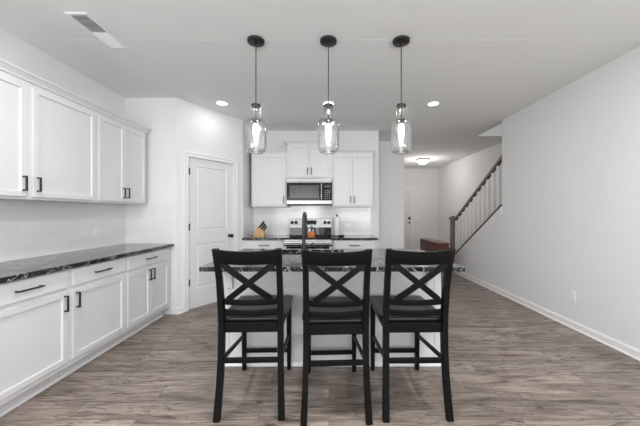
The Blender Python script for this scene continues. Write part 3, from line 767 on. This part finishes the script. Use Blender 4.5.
# ------------------------------------------------------------------ ceiling register
vx0, vx1, vy0, vy1 = -1.965, -1.80, 2.105, 2.56
vt_ = thing('air_register', 'white ceiling air register with angled slats above the left cabinets', 'air vent', ((vx0+vx1)/2, (vy0+vy1)/2, H))
hx, hy = (vx1-vx0)/2, (vy1-vy0)/2
bm = B()
for a in ((-hx, hx, -hy, -hy+.02), (-hx, hx, hy-.02, hy), (-hx, -hx+.02, -hy+.02, hy-.02), (hx-.02, hx, -hy+.02, hy-.02), (-hx+.02, hx-.02, -.006, .006)): box(bm, *a, -.010, -.0005, .003)
obj('frame', bm, M_trim, vt_)
bm = B(); box(bm, -hx+.02, hx-.02, -hy+.02, hy-.02, -.0016, -.0006); obj('duct_shadow', bm, M_black, vt_).name = 'duct_shade'  # flat black sheet standing in for the shade behind the slats
n = 15
for s in (-1, 1):
    for k in range(n):
        y0 = (.012+(hy-.036)*k/(n-1))*s
        bm = B(); a = math.radians(42)*(1 if s < 0 else -1)
        box(bm, -hx+.021, hx-.021, -.0065, .0065, -.0008, .0008)
        bmesh.ops.rotate(bm, verts=bm.verts, cent=(0, 0, 0), matrix=Matrix.Rotation(a, 3, 'X')); bmesh.ops.translate(bm, verts=bm.verts, vec=(0, y0, -.0085))
        obj('slat', bm, M_trim, vt_)

# ------------------------------------------------------------------ outlets and switches
def plate(name, label, loc, rz, horizontal=False, kind='outlet'):
    t = thing(name, label, 'outlet' if kind == 'outlet' else 'switch', loc, rz)
    w_, h_ = (.060, .037) if horizontal else (.037, .060)
    bm = B(); box(bm, -w_, w_, -.006, -.0005, -h_, h_, .002); obj('cover_plate', bm, M_plastic, t)
    if kind == 'outlet':
        for s in (-1, 1):
            c = (s*.021, 0) if horizontal else (0, s*.021)
            bm = B(); lathe(bm, [(.0165, -.0062), (.0165, -.008), (.015, -.0085)], (c[0], 0, c[1]), 24, 'Y'); r = obj('receptacle', bm, M_trim, t)
            bm = B()
            for q in (-1, 1):
                if horizontal: box(bm, c[0]-.004, c[0]+.004, -.0092, -.0086, c[1]+q*.006-.001, c[1]+q*.006+.001)
                else: box(bm, c[0]+q*.006-.001, c[0]+q*.006+.001, -.0092, -.0086, c[1]-.004, c[1]+.004)
            obj('slot', bm, M_slot, r)
    else:
        bm = B(); box(bm, -.016, .016, -.009, -.0062, -.033, .033, .002); obj('rocker', bm, M_trim, t)
    return t
plate('wall_outlet', 'white outlet low on the big right-hand wall', (XR-.0005, 3.22, .37), -HALF)
plate('wall_outlet', 'white outlet in the tile backsplash above the long left worktop', (XL+.0095, 3.235, 1.09), HALF, True)
plate('wall_outlet', 'white outlet in the tile backsplash right of the paper towel roll', (.34, YB-.0095, 1.085), 0, True)
plate('light_switch', 'white light switch on the far hall wall beside the front door', (2.96, YF-.0005, 1.15), 0, False, 'switch')

# ------------------------------------------------------------------ stair railing
sr = thing('stair_railing', 'oak handrail with white balusters climbing on the stair wall', 'railing', (XR+.05, YN+.07, 0))
xc = XR+.05
def lr(bm): bmesh.ops.translate(bm, verts=bm.verts, vec=(-xc, -(YN+.07), 0)); return bm
YNW = YN+.062; nw = .052
bm = B(); box(bm, xc-nw, xc+nw, YNW-nw, YNW+nw, .0005, 1.16, .004)
for z0, z1, e in ((.0006, .2, .008), (.93, .955, .008), (1.155, 1.175, .012), (1.175, 1.20, .022), (1.20, 1.225, .014)): box(bm, xc-nw-e, xc+nw+e, YNW-nw-e, YNW+nw+e, z0, z1, .004)
prism(bm, [(xc-nw, 1.225), (xc+nw, 1.225), (xc, 1.245)], 'Y', YNW-nw, YNW+nw)
obj('newel_post', lr(bm), M_oakrail, sr)
RO = .80                         # handrail underside over the shoe top
y0, y1 = YNW-nw-.001, YE+.002
dz = .612
bm = sweep(B(), [(xc, y0, slope(y0)+RO), (xc, y1, slope(y1)+RO)], [.030, .030], [.026, .026], Vector((1, 0, 0))); bevel_all(bm, .010, .6, 3)
hr = obj('handrail', lr(bm), M_oakrail, sr)
bm = sweep(B(), [(xc, y0, slope(y0)-.010), (xc, y1, slope(y1)-.010)], .058, .019, Vector((1, 0, 0))); bevel_all(bm, .004); obj('shoe_rail', lr(bm), M_fillet, sr)
nb = 12
for k in range(nb):
    y = y0-.085-k*(y0-y1-.13)/(nb-1)
    bm = B(); box(bm, xc-.012, xc+.012, y-.012, y+.012, slope(y)+.012, slope(y)+RO-.031, .002); obj('baluster', lr(bm), M_trim, sr)
    yy = y-(y0-y1-.13)/(nb-1)/2
    if k < nb-1:
        bm = sweep(B(), [(xc, yy+.048, slope(yy+.048)+RO-.037), (xc, yy-.048, slope(yy-.048)+RO-.037)], .014, .008, Vector((1, 0, 0))); bevel_all(bm, .003); obj('fillet', lr(bm), M_fillet, hr)

# ------------------------------------------------------------------ sideboard in the hall
sx0, sx1, sy0, sy1, sh = 2.215, 2.48, 5.83, 6.93, .70
sb = thing('sideboard', 'low reddish-brown wooden sideboard in the hall beside the newel post', 'sideboard', ((sx0+sx1)/2, (sy0+sy1)/2, 0))
cx, cy = (sx0+sx1)/2, (sy0+sy1)/2; ax, ay = (sx1-sx0)/2, (sy1-sy0)/2
bm = B(); box(bm, -ax+.012, ax-.012, -ay+.012, ay-.012, .08, sh-.0255, .003); obj('body', bm, M_mahog, sb)
bm = B(); box(bm, -ax, ax, -ay, ay, sh-.025, sh, .006); obj('top', bm, varied('mahogany_top', (.17, .060, .030), (.25, .095, .05), 9, .3, 0, (6, .7, 6)), sb)
for sx in (-1, 1):
    for sy in (-1, 1):
        bm = B(); box(bm, sx*(ax-.04)-.022, sx*(ax-.04)+.022, sy*(ay-.04)-.022, sy*(ay-.04)+.022, .0005, .0795, .003); obj('foot', bm, M_mahog, sb)
for k in range(2):
    a = -ay+.03+k*(ay-.025); b = a+ay-.035
    bm = B(); box(bm, -ax-.004, -ax+.0115, a, b, .46, .655, .004); d = obj('drawer', bm, M_mahog, sb)
    for q in (.3, .7):
        bm = B(); lathe(bm, [(.012, -.0045), (.012, -.012), (.006, -.02)], (-ax, a+(b-a)*q, .56), 14, 'X'); obj('knob', bm, M_steel, d, smooth=True)
    bm = B(); box(bm, -ax-.004, -ax+.0115, a, b, .10, .45, .004); d = obj('door', bm, M_mahog, sb)
    bm = B(); lathe(bm, [(.012, -.0045), (.012, -.012), (.006, -.02)], (-ax, b-.05 if k == 0 else a+.05, .36), 14, 'X'); obj('knob', bm, M_steel, d, smooth=True)
